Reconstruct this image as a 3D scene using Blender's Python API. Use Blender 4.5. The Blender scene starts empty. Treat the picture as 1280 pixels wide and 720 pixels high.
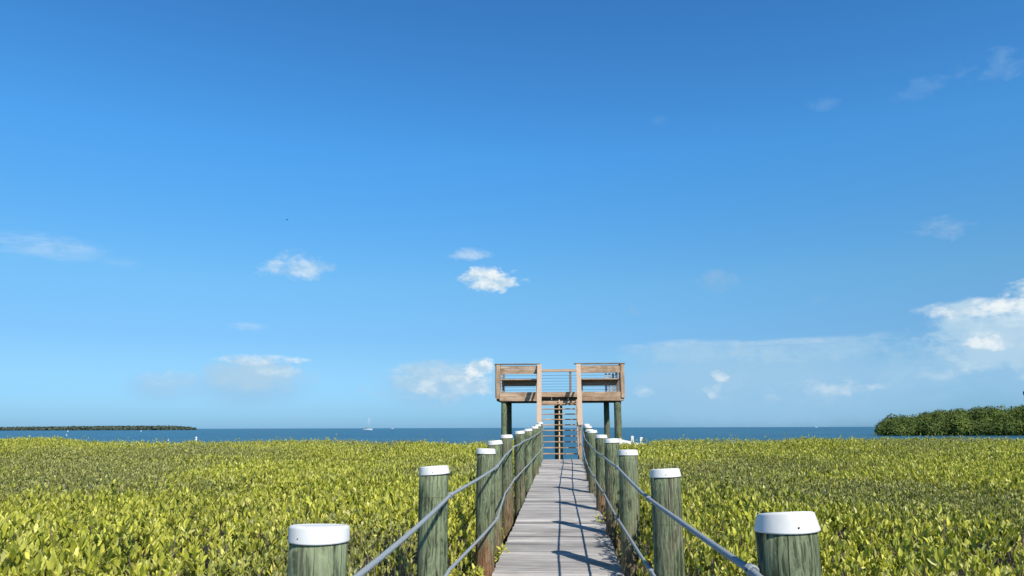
import bpy, bmesh, math, random
import numpy as np
from mathutils import Vector, Matrix, Euler
random.seed(7)
rng = np.random.default_rng(11)
R = math.radians
S = bpy.context.scene
C = bpy.context.collection

# ------------------------------------------------------------------ camera
EYE = 2.6                                   # metres above the water
cam = bpy.data.cameras.new('camera')
cam.sensor_fit = 'HORIZONTAL'; cam.sensor_width = 36.0
cam.lens = 945.0 / 1280.0 * 36.0
cam.clip_start = 0.05; cam.clip_end = 60000
camo = bpy.data.objects.new('camera', cam); C.objects.link(camo)
camo.location = (0, 0, EYE)
camo.matrix_world = (Matrix.Translation((0, 0, EYE)) @ Matrix.Rotation(R(3.872), 4, 'Z')
                     @ Matrix.Rotation(R(90) + math.atan(174.7 / 945.0), 4, 'X') @ Matrix.Rotation(R(-0.17), 4, 'Z'))
S.camera = camo

# ------------------------------------------------------------------ light
SUN_EL, SUN_AZ = 41.0, 147.4                # azimuth clockwise from +Y
sx, sy, sz = (math.cos(R(SUN_EL)) * math.sin(R(SUN_AZ)), math.cos(R(SUN_EL)) * math.cos(R(SUN_AZ)), math.sin(R(SUN_EL)))
sun = bpy.data.lights.new('sun', 'SUN'); sun.energy = 5.0; sun.angle = R(0.5); sun.color = (1.0, 0.92, 0.80)
suno = bpy.data.objects.new('sun', sun); C.objects.link(suno)
suno.rotation_euler = Vector((sx, sy, sz)).to_track_quat('Z', 'Y').to_euler()

S.view_settings.view_transform = 'Standard'
S.view_settings.look = 'None'
S.view_settings.exposure = 0.0
S.view_settings.gamma = 1.0
S.view_settings.use_curve_mapping = False

W = bpy.data.worlds.new('World'); S.world = W; W.use_nodes = True


class NT:
    """small helper for writing node trees"""
    def __init__(s, nt): s.nt = nt; nt.nodes.clear()
    def n(s, typ, ins=None, **kw):
        nd = s.nt.nodes.new(typ)
        for k, v in kw.items(): setattr(nd, k, v)
        for k, v in (ins or {}).items():
            sock = nd.inputs[k]
            if isinstance(v, bpy.types.NodeSocket): s.nt.links.new(v, sock)
            elif isinstance(v, bpy.types.Node): s.nt.links.new(v.outputs[0], sock)
            else: sock.default_value = v
        return nd
    def m(s, op, a, b=None, c=None, clamp=False):
        ins = {0: a}
        if b is not None: ins[1] = b
        if c is not None: ins[2] = c
        nd = s.n('ShaderNodeMath', ins, operation=op); nd.use_clamp = clamp
        return nd.outputs[0]
    def mr(s, v, a, b, c=0.0, d=1.0, smooth=True):
        nd = s.n('ShaderNodeMapRange', {'Value': v, 'From Min': a, 'From Max': b, 'To Min': c, 'To Max': d})
        nd.interpolation_type = 'SMOOTHSTEP' if smooth else 'LINEAR'
        return nd.outputs[0]
    def mix(s, f, a, b, mode='MIX'):
        nd = s.n('ShaderNodeMix', data_type='RGBA', blend_type=mode)
        for i, v in ((0, f), (6, a), (7, b)):
            if isinstance(v, bpy.types.NodeSocket): s.nt.links.new(v, nd.inputs[i])
            else: nd.inputs[i].default_value = v if i == 0 else (tuple(v) + (1,))[:4]
        return nd.outputs[2]
    def ramp(s, f, stops):
        nd = s.n('ShaderNodeValToRGB', {0: f}); e = nd.color_ramp.elements
        while len(e) > 1: e.remove(e[-1])
        e[0].position = stops[0][0]; e[0].color = tuple(stops[0][1]) + (1,)
        for p, c in stops[1:]:
            x = e.new(p); x.color = tuple(c) + (1,)
        return nd.outputs[0]
    def noise(s, vec, scale, detail=3.0, rough=0.55, dist=0.0):
        return s.n('ShaderNodeTexNoise', {'Vector': vec, 'Scale': scale, 'Detail': detail, 'Roughness': rough, 'Distortion': dist}).outputs[0]
    def mapping(s, vec, scale=(1, 1, 1), loc=(0, 0, 0)):
        return s.n('ShaderNodeMapping', {'Vector': vec, 'Scale': scale, 'Location': loc}).outputs[0]


def build_world():
    t = NT(W.node_tree)
    sky = t.n('ShaderNodeTexSky', sky_type='NISHITA')
    sky.sun_disc = False; sky.sun_elevation = R(SUN_EL); sky.sun_rotation = R(SUN_AZ)
    sky.altitude = 0; sky.air_density = 1.0; sky.dust_density = 0.35; sky.ozone_density = 3.0
    hs = t.n('ShaderNodeHueSaturation', {'Hue': 0.502, 'Saturation': 1.22, 'Value': 1.28, 'Color': sky})
    d = t.n('ShaderNodeTexCoord').outputs['Generated']
    sp = t.n('ShaderNodeSeparateXYZ', {0: d})
    x, y, z = sp.outputs
    az = t.m('MULTIPLY', t.m('ARCTAN2', x, y), 57.29578)
    el = t.m('MULTIPLY', t.m('ARCSINE', z), 57.29578)
    # sky tint: less yellow at the horizon, deeper blue above, zenith dimmed (correction over elevation 0..45 degrees)
    tint = t.ramp(t.m('DIVIDE', el, 45.0, clamp=True), [(0.0, (.185, .375, .78)), (.016, (.20, .39, .76)), (.10, (.31, .46, .615)), (.144, (.352, .495, .62)), (.233, (.47, .65, .68)), (.45, (.49, .86, .95)), (.69, (.47, .79, .91)), (1.0, (.26, .38, .40))])  # last stop darkens the unseen zenith to cut blue ambient light
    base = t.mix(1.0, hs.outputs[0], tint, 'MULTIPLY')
    # ragged cloud outlines: noise over the direction
    dm = t.mapping(d, (1, 1, 1.7))
    nz = t.noise(dm, 30.0, 9.0, 0.60, 0.35)
    nl = t.noise(dm, 11.0, 4.0, 0.6, 0.3)
    nf = t.noise(dm, 95.0, 5.0, 0.6)
    nn = t.m('ADD', t.m('ADD', t.m('MULTIPLY', t.m('SUBTRACT', nz, 0.5), 4.2), t.m('MULTIPLY', t.m('SUBTRACT', nl, 0.5), 1.6)), t.m('MULTIPLY', t.m('SUBTRACT', nf, 0.5), 1.3))
    dw = t.mapping(d, (1, 1, 7.0))
    nw = t.m('MULTIPLY', t.m('SUBTRACT', t.noise(dw, 9.0, 7.0, 0.6, 0.6), 0.5), 3.4)
    # azimuth, elevation, half width, half height, strength, style (0 puff, 1 wisp), edge softness
    # thin blue grey sheets first, then the puffs; style 0 puff, 1 wisp, 2 even, 3 mild
    veil = [(15.0, 2.6, 15.5, 3.3, .85, 2, .7), (9.5, 5.7, 6.5, .55, .5, 1, 1.2), (18.0, 5.8, 7.0, .5, .6, 1, 1.2), (32.0, 4.6, 9.0, 4.0, .9, 2, .7),
            (-23.0, 3.0, 5.2, 2.1, .75, 2, .9), (-28.5, 2.8, 3.2, 1.5, .6, 2, 1.0), (-9.5, 3.0, 5.2, 2.2, .75, 2, .9), (-48., 4.0, 6.0, 2.5, .7, 2, 1.0)]
    puff = [(-5.72, 11.15, 2.5, 1.05, .95, 0, .9), (-7.2, 13.0, 2.1, .50, .42, 0, 1.2), (-20.0, 11.75, 2.9, 1.0, .62, 0, 1.2),
          (-36.5, 11.6, 4.4, 1.1, .42, 1, 1.6), (-31.6, 11.0, 1.6, .5, .16, 1, 1.6), 
          (-23.2, 7.2, 1.4, .45, .22, 1, 1.6), (9.0, 6.0, 5.5, .40, .24, 1, 1.4), (17.8, 6.0, 5.0, .26, .30, 1, 1.4),
          (-22.4, 4.85, 3.4, .42, .55, 0, 1.0), (-21.0, 4.1, 2.0, .6, .34, 0, 1.1), (-28.0, 3.5, 2.2, .8, .34, 0, 1.2),
          (-10.0, 4.0, 3.6, 1.0, .22, 0, 1.1), (-6.3, 4.1, 1.1, 1.2, .85, 0, .7), (-7.4, 3.0, 2.2, 1.0, .42, 0, .9), (-10.3, 2.9, 1.5, .8, .40, 0, .9), (-9.0, 2.2, 1.6, .6, .30, 0, 1.0),
          (11.3, 3.5, .8, .6, .55, 0, .8), (10.9, 2.7, .8, .7, .34, 0, 1.0), (19.2, 2.6, 2.8, .7, .32, 0, 1.1), (5.9, 2.6, .9, .5, .40, 0, 1.2), (14.6, 2.3, 1.0, .8, .22, 0, 1.2),
          (33.5, 6.2, 6.5, 2.2, .45, 3, .9), (28.8, 7.5, 4.6, .70, .90, 3, .8), (32.8, 8.3, 3.4, .75, .95, 0, .8), (28.9, 5.35, 2.0, .6, .75, 0, .8), (32.0, 5.1, 2.2, .8, .6, 0, .9), (26.0, 3.6, 2.2, .7, .25, 0, 1.2),
          (22.6, 6.1, 1.4, .35, .40, 1, 1.4), (38.0, 5.0, 5.0, 4.0, .7, 0, 1.2)]
    grey = [(26.4, 13.0, 2.0, .95, .62, 0, 1.2), (11.8, 10.6, 1.6, .85, .50, 0, 1.2), (5.2, 8.6, .9, .55, .45, 0, 1.3), (26.0, 22.2, 2.0, .8, .26, 0, 1.5),
            (31.0, 22.6, 3.0, 1.1, .34, 0, 1.5), (19.9, 22.2, 1.2, .7, .22, 0, 1.5), (18.5, 8.9, .8, .4, .25, 0, 1.4), (7.7, 22.6, .8, .6, .2, 0, 1.5), (-2.2, 7.9, .7, .35, .2, 0, 1.4)]
    nsoft = t.m('MULTIPLY', nn, 0.12); nmid = t.m('MULTIPLY', nn, 0.5)
    sty_n = {0: nn, 1: nw, 2: nsoft, 3: nmid}
    def layer(cl):
        clear = None
        for a, e, wa, we, st, sty, soft in cl:
            u = t.m('MULTIPLY', t.m('SUBTRACT', az, a), 1.0 / wa)
            v = t.m('MULTIPLY', t.m('SUBTRACT', el, e), 1.0 / we)
            r2 = t.m('ADD', t.m('MULTIPLY', u, u), t.m('MULTIPLY', v, v))
            k = t.m('ADD', t.m('SUBTRACT', 1.0, r2), sty_n[sty])
            mk = t.mr(k, 0.0, soft * 1.3, 0.0, st)
            mk = t.m('MULTIPLY', mk, t.mr(r2, 1.5, 3.4, 1.0, 0.0))
            inv = t.m('SUBTRACT', 1.0, mk)
            clear = inv if clear is None else t.m('MULTIPLY', clear, inv)
        return t.m('SUBTRACT', 1.0, clear, clamp=True)
    body = [(32.5, 5.3, 8.6, 3.0, 1.0, 3, .55), (27.5, 6.3, 3.2, 1.3, .6, 3, .9), (24.5, 4.0, 4.0, 2.4, .40, 3, 1.2), (9.5, 5.4, 6.5, 1.0, .55, 3, 1.0), (17.5, 5.2, 7.0, 1.1, .55, 3, 1.0), (13.0, 3.9, 10.0, 1.9, .26, 2, 1.0),
            (18.5, 2.4, 3.6, 1.3, .34, 0, 1.2), (12.0, 2.6, 2.8, 1.2, .28, 0, 1.2),
            (-22.6, 3.7, 4.4, 1.5, .85, 3, .8), (-27.8, 3.1, 2.7, 1.2, .55, 3, 1.0), (-9.0, 3.3, 4.6, 1.9, .75, 3, .9), (-12.5, 3.0, 3.0, 1.1, .3, 0, 1.1)]
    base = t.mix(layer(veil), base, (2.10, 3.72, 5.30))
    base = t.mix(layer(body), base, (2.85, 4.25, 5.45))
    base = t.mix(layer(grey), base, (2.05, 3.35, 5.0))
    cover = layer(puff)
    shade = t.mr(t.noise(t.mapping(d, (1, 1, 1.7), (0.004, 0.004, 0.012)), 40.0, 6.0, 0.6), 0.38, 0.62)
    ccol = t.mix(shade, (3.3, 4.5, 5.5), (5.9, 6.25, 6.35))
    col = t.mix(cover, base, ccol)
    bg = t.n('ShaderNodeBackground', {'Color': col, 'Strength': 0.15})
    t.n('ShaderNodeOutputWorld', {'Surface': bg})
build_world()

# ------------------------------------------------------------------ materials
def material(name):
    m = bpy.data.materials.new(name); m.use_nodes = True
    return m, NT(m.node_tree)

def finish(t, col, rough=0.7, bump=None, bstr=0.3, bdist=0.01, spec=0.5, extra=None):
    ins = {'Base Color': col, 'Roughness': rough, 'Specular IOR Level': spec}
    if bump is not None:
        ins['Normal'] = t.n('ShaderNodeBump', {'Height': bump, 'Strength': bstr, 'Distance': bdist}).outputs[0]
    ins.update(extra or {})
    p = t.n('ShaderNodeBsdfPrincipled', ins)
    t.n('ShaderNodeOutputMaterial', {'Surface': p.outputs[0]})
    return p

def wood(name, axis, dark, mid, light, stain=0.4, bstr=0.5, plank=False):
    """weathered board with the grain along one axis"""
    m, t = material(name)
    co = t.n('ShaderNodeTexCoord').outputs['Object']
    oi = t.n('ShaderNodeObjectInfo').outputs['Random']
    off = t.n('ShaderNodeCombineXYZ', {0: t.m('MULTIPLY', oi, 31.0), 1: t.m('MULTIPLY', oi, 17.0), 2: t.m('MULTIPLY', oi, 23.0)}).outputs[0]
    if plank:
        at = t.n('ShaderNodeAttribute', attribute_name='tone').outputs['Fac']
        off = t.n('ShaderNodeCombineXYZ', {0: t.m('MULTIPLY', at, 47.0), 1: 0.0, 2: t.m('MULTIPLY', at, 9.0)}).outputs[0]
    co = t.n('ShaderNodeVectorMath', {0: co, 1: off}, operation='ADD').outputs[0]
    sc = [1.0, 1.0, 1.0]; sc = [s if i == axis else 16.0 for i, s in enumerate(sc)]
    g = t.noise(t.mapping(co, tuple(s * 1.6 for s in sc)), 1.0, 7.0, 0.62, 0.35)
    g2 = t.noise(t.mapping(co, tuple((0.8 if i == axis else 60.0) for i in range(3))), 1.0, 4.0, 0.6, 0.2)
    blot = t.noise(co, 1.9, 4.0, 0.6)
    col = t.ramp(g, [(0.22, dark), (0.48, mid), (0.74, light)])
    col = t.mix(t.mr(g2, 0.54, 0.68, 0.0, 0.75 if plank else 0.6), col, dark)
    col = t.mix(t.mr(blot, 0.42, 0.68, 0.0, stain), col, tuple(c * k for c, k in zip(mid, (0.62, 0.55, 0.50))))
    if plank:
        v = t.m('ADD', 0.50, t.m('MULTIPLY', at, 0.85))
        col = t.n('ShaderNodeHueSaturation', {'Value': v, 'Color': col, 'Saturation': t.m('ADD', 0.30, t.m('MULTIPLY', at, 0.55))}).outputs[0]
    h = t.m('ADD', t.m('MULTIPLY', g, 0.6), t.m('MULTIPLY', g2, 0.8))
    finish(t, col, 0.82, h, bstr, 0.006, 0.25)
    return m

M = {}
M['deck'] = wood('weathered_deck_boards', 0, (.13, .115, .105), (.46, .435, .41), (.74, .71, .68), 0.40, 0.9, True)
for ax, nm in ((0, 'x'), (1, 'y'), (2, 'z')):
    M['old_' + nm] = wood('weathered_tower_boards_' + nm, ax, (.15, .085, .045), (.47, .335, .225), (.74, .58, .44), 0.95)
    M['tan_' + nm] = wood('tan_handrail_boards_' + nm, ax, (.36, .25, .17), (.54, .40, .29), (.63, .48, .355), 0.12, 0.25)
    M['grey_' + nm] = wood('grey_framing_boards_' + nm, ax, (.09, .075, .06), (.25, .21, .17), (.38, .34, .29), 0.4)

def treated_pile():
    m, t = material('green_treated_pile')
    co = t.n('ShaderNodeTexCoord').outputs['Object']
    oi = t.n('ShaderNodeObjectInfo').outputs['Random']
    rust = t.n('ShaderNodeAttribute', attribute_name='rust', attribute_type='OBJECT').outputs['Fac']
    pale = t.n('ShaderNodeAttribute', attribute_name='pale', attribute_type='OBJECT').outputs['Fac']
    off = t.n('ShaderNodeCombineXYZ', {0: t.m('MULTIPLY', oi, 61.0), 1: t.m('MULTIPLY', oi, 37.0), 2: t.m('MULTIPLY', oi, 83.0)}).outputs[0]
    cw = t.n('ShaderNodeVectorMath', {0: co, 1: off}, operation='ADD').outputs[0]
    flow = t.noise(t.mapping(cw, (11, 11, 3.4)), 1.0, 8.0, 0.68, 1.3)
    fine = t.noise(t.mapping(cw, (75, 75, 6.0)), 1.0, 6.0, 0.75, 0.8)
    patch = t.noise(t.mapping(cw, (5, 5, 2.2)), 1.0, 3.0, 0.6, 0.6)
    flow = t.mr(flow, 0.27, 0.73, smooth=False); fine = t.mr(fine, 0.25, 0.75, smooth=False)
    col = t.ramp(flow, [(0.28, (.030, .042, .022)), (0.42, (.075, .100, .052)), (0.475, (.165, .195, .110)), (0.52, (.062, .082, .044)), (0.58, (.095, .125, .066)), (0.635, (.22, .265, .155)), (0.68, (.085, .105, .055)), (0.76, (.055, .075, .040))])
    col = t.mix(t.mr(fine, 0.56, 0.74, 0.0, 0.42), col, (.24, .28, .17))
    col = t.mix(t.mr(fine, 0.47, 0.36, 0.0, 0.85), col, (.024, .030, .017))
    col = t.mix(t.mr(patch, 0.48, 0.62, 0.0, 0.70), col, (.12, .105, .07))
    col = t.mix(t.m('MULTIPLY', pale, t.mr(flow, 0.35, 0.6, 0.15, 0.7)), col, (.33, .40, .23))
    # growth ring like swirls seen on the flat sawn faces
    wv = t.n('ShaderNodeTexWave', {'Vector': t.mapping(cw, (9, 9, 3.2)), 'Scale': 1.4, 'Distortion': 9.0, 'Detail': 3.0, 'Detail Scale': 1.2}).outputs[1]
    col = t.mix(t.m('MULTIPLY', t.mr(wv, 0.55, 0.9), 0.35), col, (.31, .37, .22))
    # drying cracks
    ck = t.noise(t.mapping(cw, (15, 15, 0.45)), 1.0, 2.0, 0.5, 0.0)
    crack = t.mr(t.m('ABSOLUTE', t.m('SUBTRACT', ck, 0.5)), 0.0, 0.020, 1.0, 0.0)
    crack = t.m('MULTIPLY', crack, t.mr(t.noise(t.mapping(cw, (3, 3, 1.1)), 1.0, 2.0), 0.45, 0.55))
    col = t.mix(t.m('MULTIPLY', crack, 0.9), col, (.02, .02, .016))
    # thin band marks across the pile and a few dark knots
    zc = t.n('ShaderNodeSeparateXYZ', {0: cw}).outputs[2]
    band = t.m('ABSOLUTE', t.m('SUBTRACT', t.m('FRACT', t.m('ADD', t.m('MULTIPLY', zc, 1.7), t.m('MULTIPLY', patch, .06))), 0.5))
    col = t.mix(t.m('MULTIPLY', t.mr(band, 0.0, 0.006, 1.0, 0.0), 0.6), col, (.03, .035, .02))
    vk = t.n('ShaderNodeTexVoronoi', {'Vector': t.mapping(cw, (7, 7, 3.2)), 'Scale': 1.0}).outputs['Distance']
    ring = t.m('FRACT', t.m('MULTIPLY', vk, 14.0))
    kn = t.m('MULTIPLY', t.mr(vk, 0.20, 0.08), t.mr(ring, 0.2, 0.9, .25, .8))
    col = t.mix(kn, col, (.035, .03, .02))
    # rust brown foot
    zz = t.n('ShaderNodeSeparateXYZ', {0: co}).outputs[2]
    lvl = t.m('ADD', zz, t.m('MULTIPLY', t.m('SUBTRACT', t.noise(t.mapping(cw, (22, 22, 1.8)), 1.0, 4.0), 0.5), 0.9))
    foot = t.m('MULTIPLY', t.mr(lvl, -0.72, -1.05, 0.0, 0.9), rust)
    brown = t.ramp(fine, [(0.3, (.07, .035, .02)), (0.5, (.24, .105, .05)), (0.7, (.30, .22, .15))])
    col = t.mix(foot, col, brown)
    h = t.m('SUBTRACT', t.m('ADD', t.m('MULTIPLY', fine, 0.7), t.m('MULTIPLY', flow, 0.5)), t.m('MULTIPLY', crack, 1.2))
    finish(t, col, 0.78, h, 0.6, 0.006, 0.3)
    return m
M['pile'] = treated_pile()
M['slat'] = wood('bleached_slats', 2, (.30, .27, .24), (.60, .57, .53), (.74, .72, .69), .2)

def simple(name, col, rough=0.5, var=0.12, scale=12.0, spec=0.5, **kw):
    m, t = material(name)
    co = t.n('ShaderNodeTexCoord').outputs['Object']
    n1 = t.noise(co, scale, 5.0, 0.6)
    c = t.mix(t.mr(n1, 0.35, 0.7), tuple(x * (1 - var) for x in col), tuple(min(1, x * (1 + var * .5)) for x in col))
    finish(t, c, rough, n1, 0.12, 0.003, spec, kw)
    return m
def cap_mat():
    m, t = material('white_plastic_cap')
    co = t.n('ShaderNodeTexCoord').outputs['Object']
    oi = t.n('ShaderNodeObjectInfo').outputs['Random']
    co = t.n('ShaderNodeVectorMath', {0: co, 1: t.n('ShaderNodeCombineXYZ', {0: t.m('MULTIPLY', oi, 9.0), 1: t.m('MULTIPLY', oi, 5.0), 2: t.m('MULTIPLY', oi, 7.0)}).outputs[0]}, operation='ADD').outputs[0]
    a = t.noise(co, 9.0, 5.0, 0.65); b = t.noise(t.mapping(co, (38, 38, 5)), 1.0, 4.0, 0.6); sp = t.noise(co, 85.0, 3.0, 0.6)
    col = t.mix(t.mr(a, 0.45, 0.75, 0, .6), (.80, .80, .785), (.66, .655, .60))
    col = t.mix(t.mr(b, 0.60, 0.74, 0, .35), col, (.50, .49, .44))
    col = t.mix(t.mr(sp, 0.70, 0.76, 0, .6), col, (.35, .34, .30))
    finish(t, col, 0.5, a, 0.1, 0.003, 0.4)
    return m
M['cap'] = cap_mat()
M['hole'] = simple('dark_nail_hole', (.03, .03, .03), 0.8)
M['zinc'] = simple('dull_zinc', (.30, .32, .34), 0.45, 0.2, 60, Metallic=0.7)
M['white'] = simple('white_painted_rail', (.80, .80, .80), 0.45, 0.08)
M['hull'] = simple('white_hull', (.80, .80, .80), 0.3, 0.03)
M['canvas'] = simple('dark_canvas', (.06, .09, .10), 0.8)
M['mast'] = simple('pale_spar', (.70, .72, .74), 0.4)
M['glass'] = simple('dark_glass', (.02, .03, .04), 0.1)
M['block'] = simple('slate_block_wall', (.13, .14, .18), 0.7)
M['band'] = simple('pale_block_band', (.45, .47, .52), 0.7)
M['bird'] = simple('dark_feathers', (.03, .035, .04), 0.7)
M['buoy'] = simple('white_float', (.8, .8, .78), 0.4)
M['rope'] = simple('grey_blue_rope', (.33, .38, .41), 0.75, 0.3, 240)
M['wire'] = simple('rail_cable', (.10, .15, .20), 0.5)
M['mud'] = simple('dark_mud', (.035, .028, .018), 0.9, 0.4, 3)
M['stem'] = simple('grey_brown_stem', (.19, .155, .125), 0.85, 0.4, 20)

def leafmat(name, stops, trans, rough=0.42):
    m, t = material(name)
    tone = t.n('ShaderNodeAttribute', attribute_name='tone').outputs['Fac']
    hue = t.n('ShaderNodeAttribute', attribute_name='hue').outputs['Fac']
    c1 = t.ramp(tone, stops[0]); c2 = t.ramp(tone, stops[1])
    col = t.mix(hue, c1, c2)
    p = t.n('ShaderNodeBsdfPrincipled', {'Base Color': col, 'Roughness': rough, 'Specular IOR Level': 0.45})
    tr = t.n('ShaderNodeBsdfTranslucent', {'Color': t.mix(1.0, col, (1.0, 1.0, 0.55), 'MULTIPLY')})
    mx = t.n('ShaderNodeMixShader', {0: trans, 1: p.outputs[0], 2: tr.outputs[0]})
    t.n('ShaderNodeOutputMaterial', {'Surface': mx.outputs[0]})
    return m
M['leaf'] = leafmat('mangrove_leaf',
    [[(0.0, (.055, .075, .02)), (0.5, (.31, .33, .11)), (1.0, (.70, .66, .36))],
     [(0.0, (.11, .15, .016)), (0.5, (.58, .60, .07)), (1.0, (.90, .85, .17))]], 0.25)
M['far_leaf'] = leafmat('island_foliage',
    [[(0.0, (.022, .042, .008)), (0.5, (.080, .130, .020)), (1.0, (.17, .24, .04))],
     [(0.0, (.045, .060, .010)), (0.5, (.13, .17, .022)), (1.0, (.25, .28, .045))]], 0.1, 0.8)
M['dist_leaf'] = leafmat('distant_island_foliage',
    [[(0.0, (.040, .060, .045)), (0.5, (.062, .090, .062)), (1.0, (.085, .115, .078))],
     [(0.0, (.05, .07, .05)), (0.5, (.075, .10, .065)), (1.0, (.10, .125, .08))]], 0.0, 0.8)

def water_mat():
    m, t = material('sea_water')
    co = t.n('ShaderNodeTexCoord').outputs['Object']
    big = t.noise(t.mapping(co, (.004, .02, 1)), 1.0, 4.0, 0.6)
    mid = t.noise(t.mapping(co, (.05, .16, 1)), 1.0, 5.0, 0.65)
    w1 = t.noise(t.mapping(co, (.8, 1.6, 1)), 1.0, 6.0, 0.62)
    w2 = t.noise(t.mapping(co, (3.0, 6.0, 1)), 1.0, 4.0, 0.6)
    col = t.mix(t.mr(big, 0.35, 0.65), (.014, .085, .145), (.030, .125, .170))
    col = t.mix(t.mr(mid, 0.45, 0.7, 0, .5), col, (.02, .13, .20))
    streak = t.noise(t.mapping(co, (.012, .16, 1)), 1.0, 5.0, 0.7)
    col = t.mix(t.mr(streak, 0.48, 0.68, 0, .55), col, (.07, .21, .29))
    col = t.mix(t.mr(streak, 0.46, 0.34, 0, .5), col, (.006, .055, .11))
    h = t.m('ADD', t.m('MULTIPLY', w1, 0.25), t.m('ADD', t.m('MULTIPLY', w2, 0.07), t.m('MULTIPLY', mid, 1.0)))
    finish(t, col, 0.32, h, 1.0, 1.0, 0.5, {'IOR': 1.33})
    return m
M['water'] = water_mat()

# ------------------------------------------------------------------ object helpers
def tag(o, label=None, cat=None, group=None, kind=None):
    if label: o['label'] = label
    if cat: o['category'] = cat
    if group: o['group'] = group
    if kind: o['kind'] = kind
    return o

def empty(name, loc=(0, 0, 0), rz=0.0):
    o = bpy.data.objects.new(name, None); C.objects.link(o)
    o.empty_display_size = 0.1
    o.location = loc; o.rotation_euler = (0, 0, rz)
    return o

def link_mesh(name, me, mat, parent=None, loc=(0, 0, 0)):
    o = bpy.data.objects.new(name, me); C.objects.link(o)
    if mat: me.materials.append(mat)
    o.parent = parent; o.location = loc
    return o

def from_bm(name, bm, mat, parent=None, loc=(0, 0, 0), smooth=False):
    bmesh.ops.recalc_face_normals(bm, faces=bm.faces)
    me = bpy.data.meshes.new(name)
    if smooth:
        for f in bm.faces: f.smooth = True
    bm.to_mesh(me); bm.free()
    return link_mesh(name, me, mat, parent, loc)

def add_box(bm, c, size, rot=None, bev=0.0):
    m4 = Matrix.Translation(c) @ (rot.to_4x4() if rot else Matrix.Identity(4)) @ Matrix.Diagonal((size[0], size[1], size[2], 1))
    r = bmesh.ops.create_cube(bm, size=1.0, matrix=m4)
    if bev > 0:
        es = list({e for v in r['verts'] for e in v.link_edges})
        bmesh.ops.bevel(bm, geom=es, offset=bev, segments=1, affect='EDGES', clamp_overlap=True)

def box(name, lo, hi, mat, parent=None, bev=0.006):
    bm = bmesh.new()
    add_box(bm, [(a + b) / 2 for a, b in zip(lo, hi)], [abs(b - a) for a, b in zip(lo, hi)], None, bev)
    return from_bm(name, bm, mat, parent)

def beam_bm(bm, p, q, w, h, bev=0.004):
    """a board from p to q, w wide across, h high"""
    p, q = Vector(p), Vector(q); d = q - p; L = d.length
    xa = d.normalized(); up = Vector((0, 0, 1))
    if abs(xa.z) > 0.99: up = Vector((0, 1, 0))
    ya = up.cross(xa).normalized(); za = xa.cross(ya)
    rot = Matrix((xa, ya, za)).transposed()
    add_box(bm, (p + q) / 2, (L, w, h), rot, bev)

def beam(name, p, q, w, h, mat, parent=None, bev=0.004):
    bm = bmesh.new(); beam_bm(bm, p, q, w, h, bev)
    return from_bm(name, bm, mat, parent)

def tube_bm(bm, pts, r, seg=8, lobes=0, twist=0.0, amp=0.0, cap=True):
    pts = [Vector(p) for p in pts]; rings = []; s = 0.0
    for i, p in enumerate(pts):
        a = pts[max(i - 1, 0)]; b = pts[min(i + 1, len(pts) - 1)]
        d = (b - a).normalized()
        if i: s += (p - pts[i - 1]).length
        up = Vector((0, 0, 1)) if abs(d.z) < 0.95 else Vector((1, 0, 0))
        u = up.cross(d).normalized(); v = d.cross(u)
        rr = r[i] if isinstance(r, (list, tuple)) else r
        ring = []
        for k in range(seg):
            th = 2 * math.pi * k / seg
            q = rr * (1 + (amp * abs(math.cos(lobes * 0.5 * (th - twist * s))) if lobes else 0))
            ring.append(bm.verts.new(p + u * math.cos(th) * q + v * math.sin(th) * q))
        rings.append(ring)
    for a, b in zip(rings[:-1], rings[1:]):
        for k in range(seg):
            bm.faces.new((a[k], a[(k + 1) % seg], b[(k + 1) % seg], b[k]))
    if cap:
        bm.faces.new(rings[0][::-1]); bm.faces.new(rings[-1])

def tube(name, pts, r, mat, parent=None, seg=8, **kw):
    bm = bmesh.new(); tube_bm(bm, pts, r, seg, **kw)
    return from_bm(name, bm, mat, parent, smooth=True)

def lathe_bm(bm, prof, seg=24, wob=None, cap_bot=True, cap_top=True):
    rings = []
    for i, (r, z) in enumerate(prof):
        rings.append([bm.verts.new((r * (1 + (wob(k, z) if wob else 0)) * math.cos(2 * math.pi * k / seg),
                                    r * (1 + (wob(k, z) if wob else 0)) * math.sin(2 * math.pi * k / seg), z)) for k in range(seg)])
    for a, b in zip(rings[:-1], rings[1:]):
        for k in range(seg):
            bm.faces.new((a[k], a[(k + 1) % seg], b[(k + 1) % seg], b[k]))
    if cap_bot: bm.faces.new(rings[0][::-1])
    if cap_top: bm.faces.new(rings[-1])

# ------------------------------------------------------------------ value noise
_lat = rng.random((256, 256))
def vnoise(x, y, scale, seed=0):
    x = np.asarray(x) / scale + 57.3 * (seed + 1); y = np.asarray(y) / scale + 91.7 * (seed + 1)
    xi = np.floor(x).astype(int); yi = np.floor(y).astype(int); fx = x - xi; fy = y - yi
    fx = fx * fx * (3 - 2 * fx); fy = fy * fy * (3 - 2 * fy)
    g = lambda a, b: _lat[a % 256, b % 256]
    return (g(xi, yi) * (1 - fx) + g(xi + 1, yi) * fx) * (1 - fy) + (g(xi, yi + 1) * (1 - fx) + g(xi + 1, yi + 1) * fx) * fy
def smst(x, a, b):
    t = np.clip((np.asarray(x) - a) / (b - a), 0, 1); return t * t * (3 - 2 * t)

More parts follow.
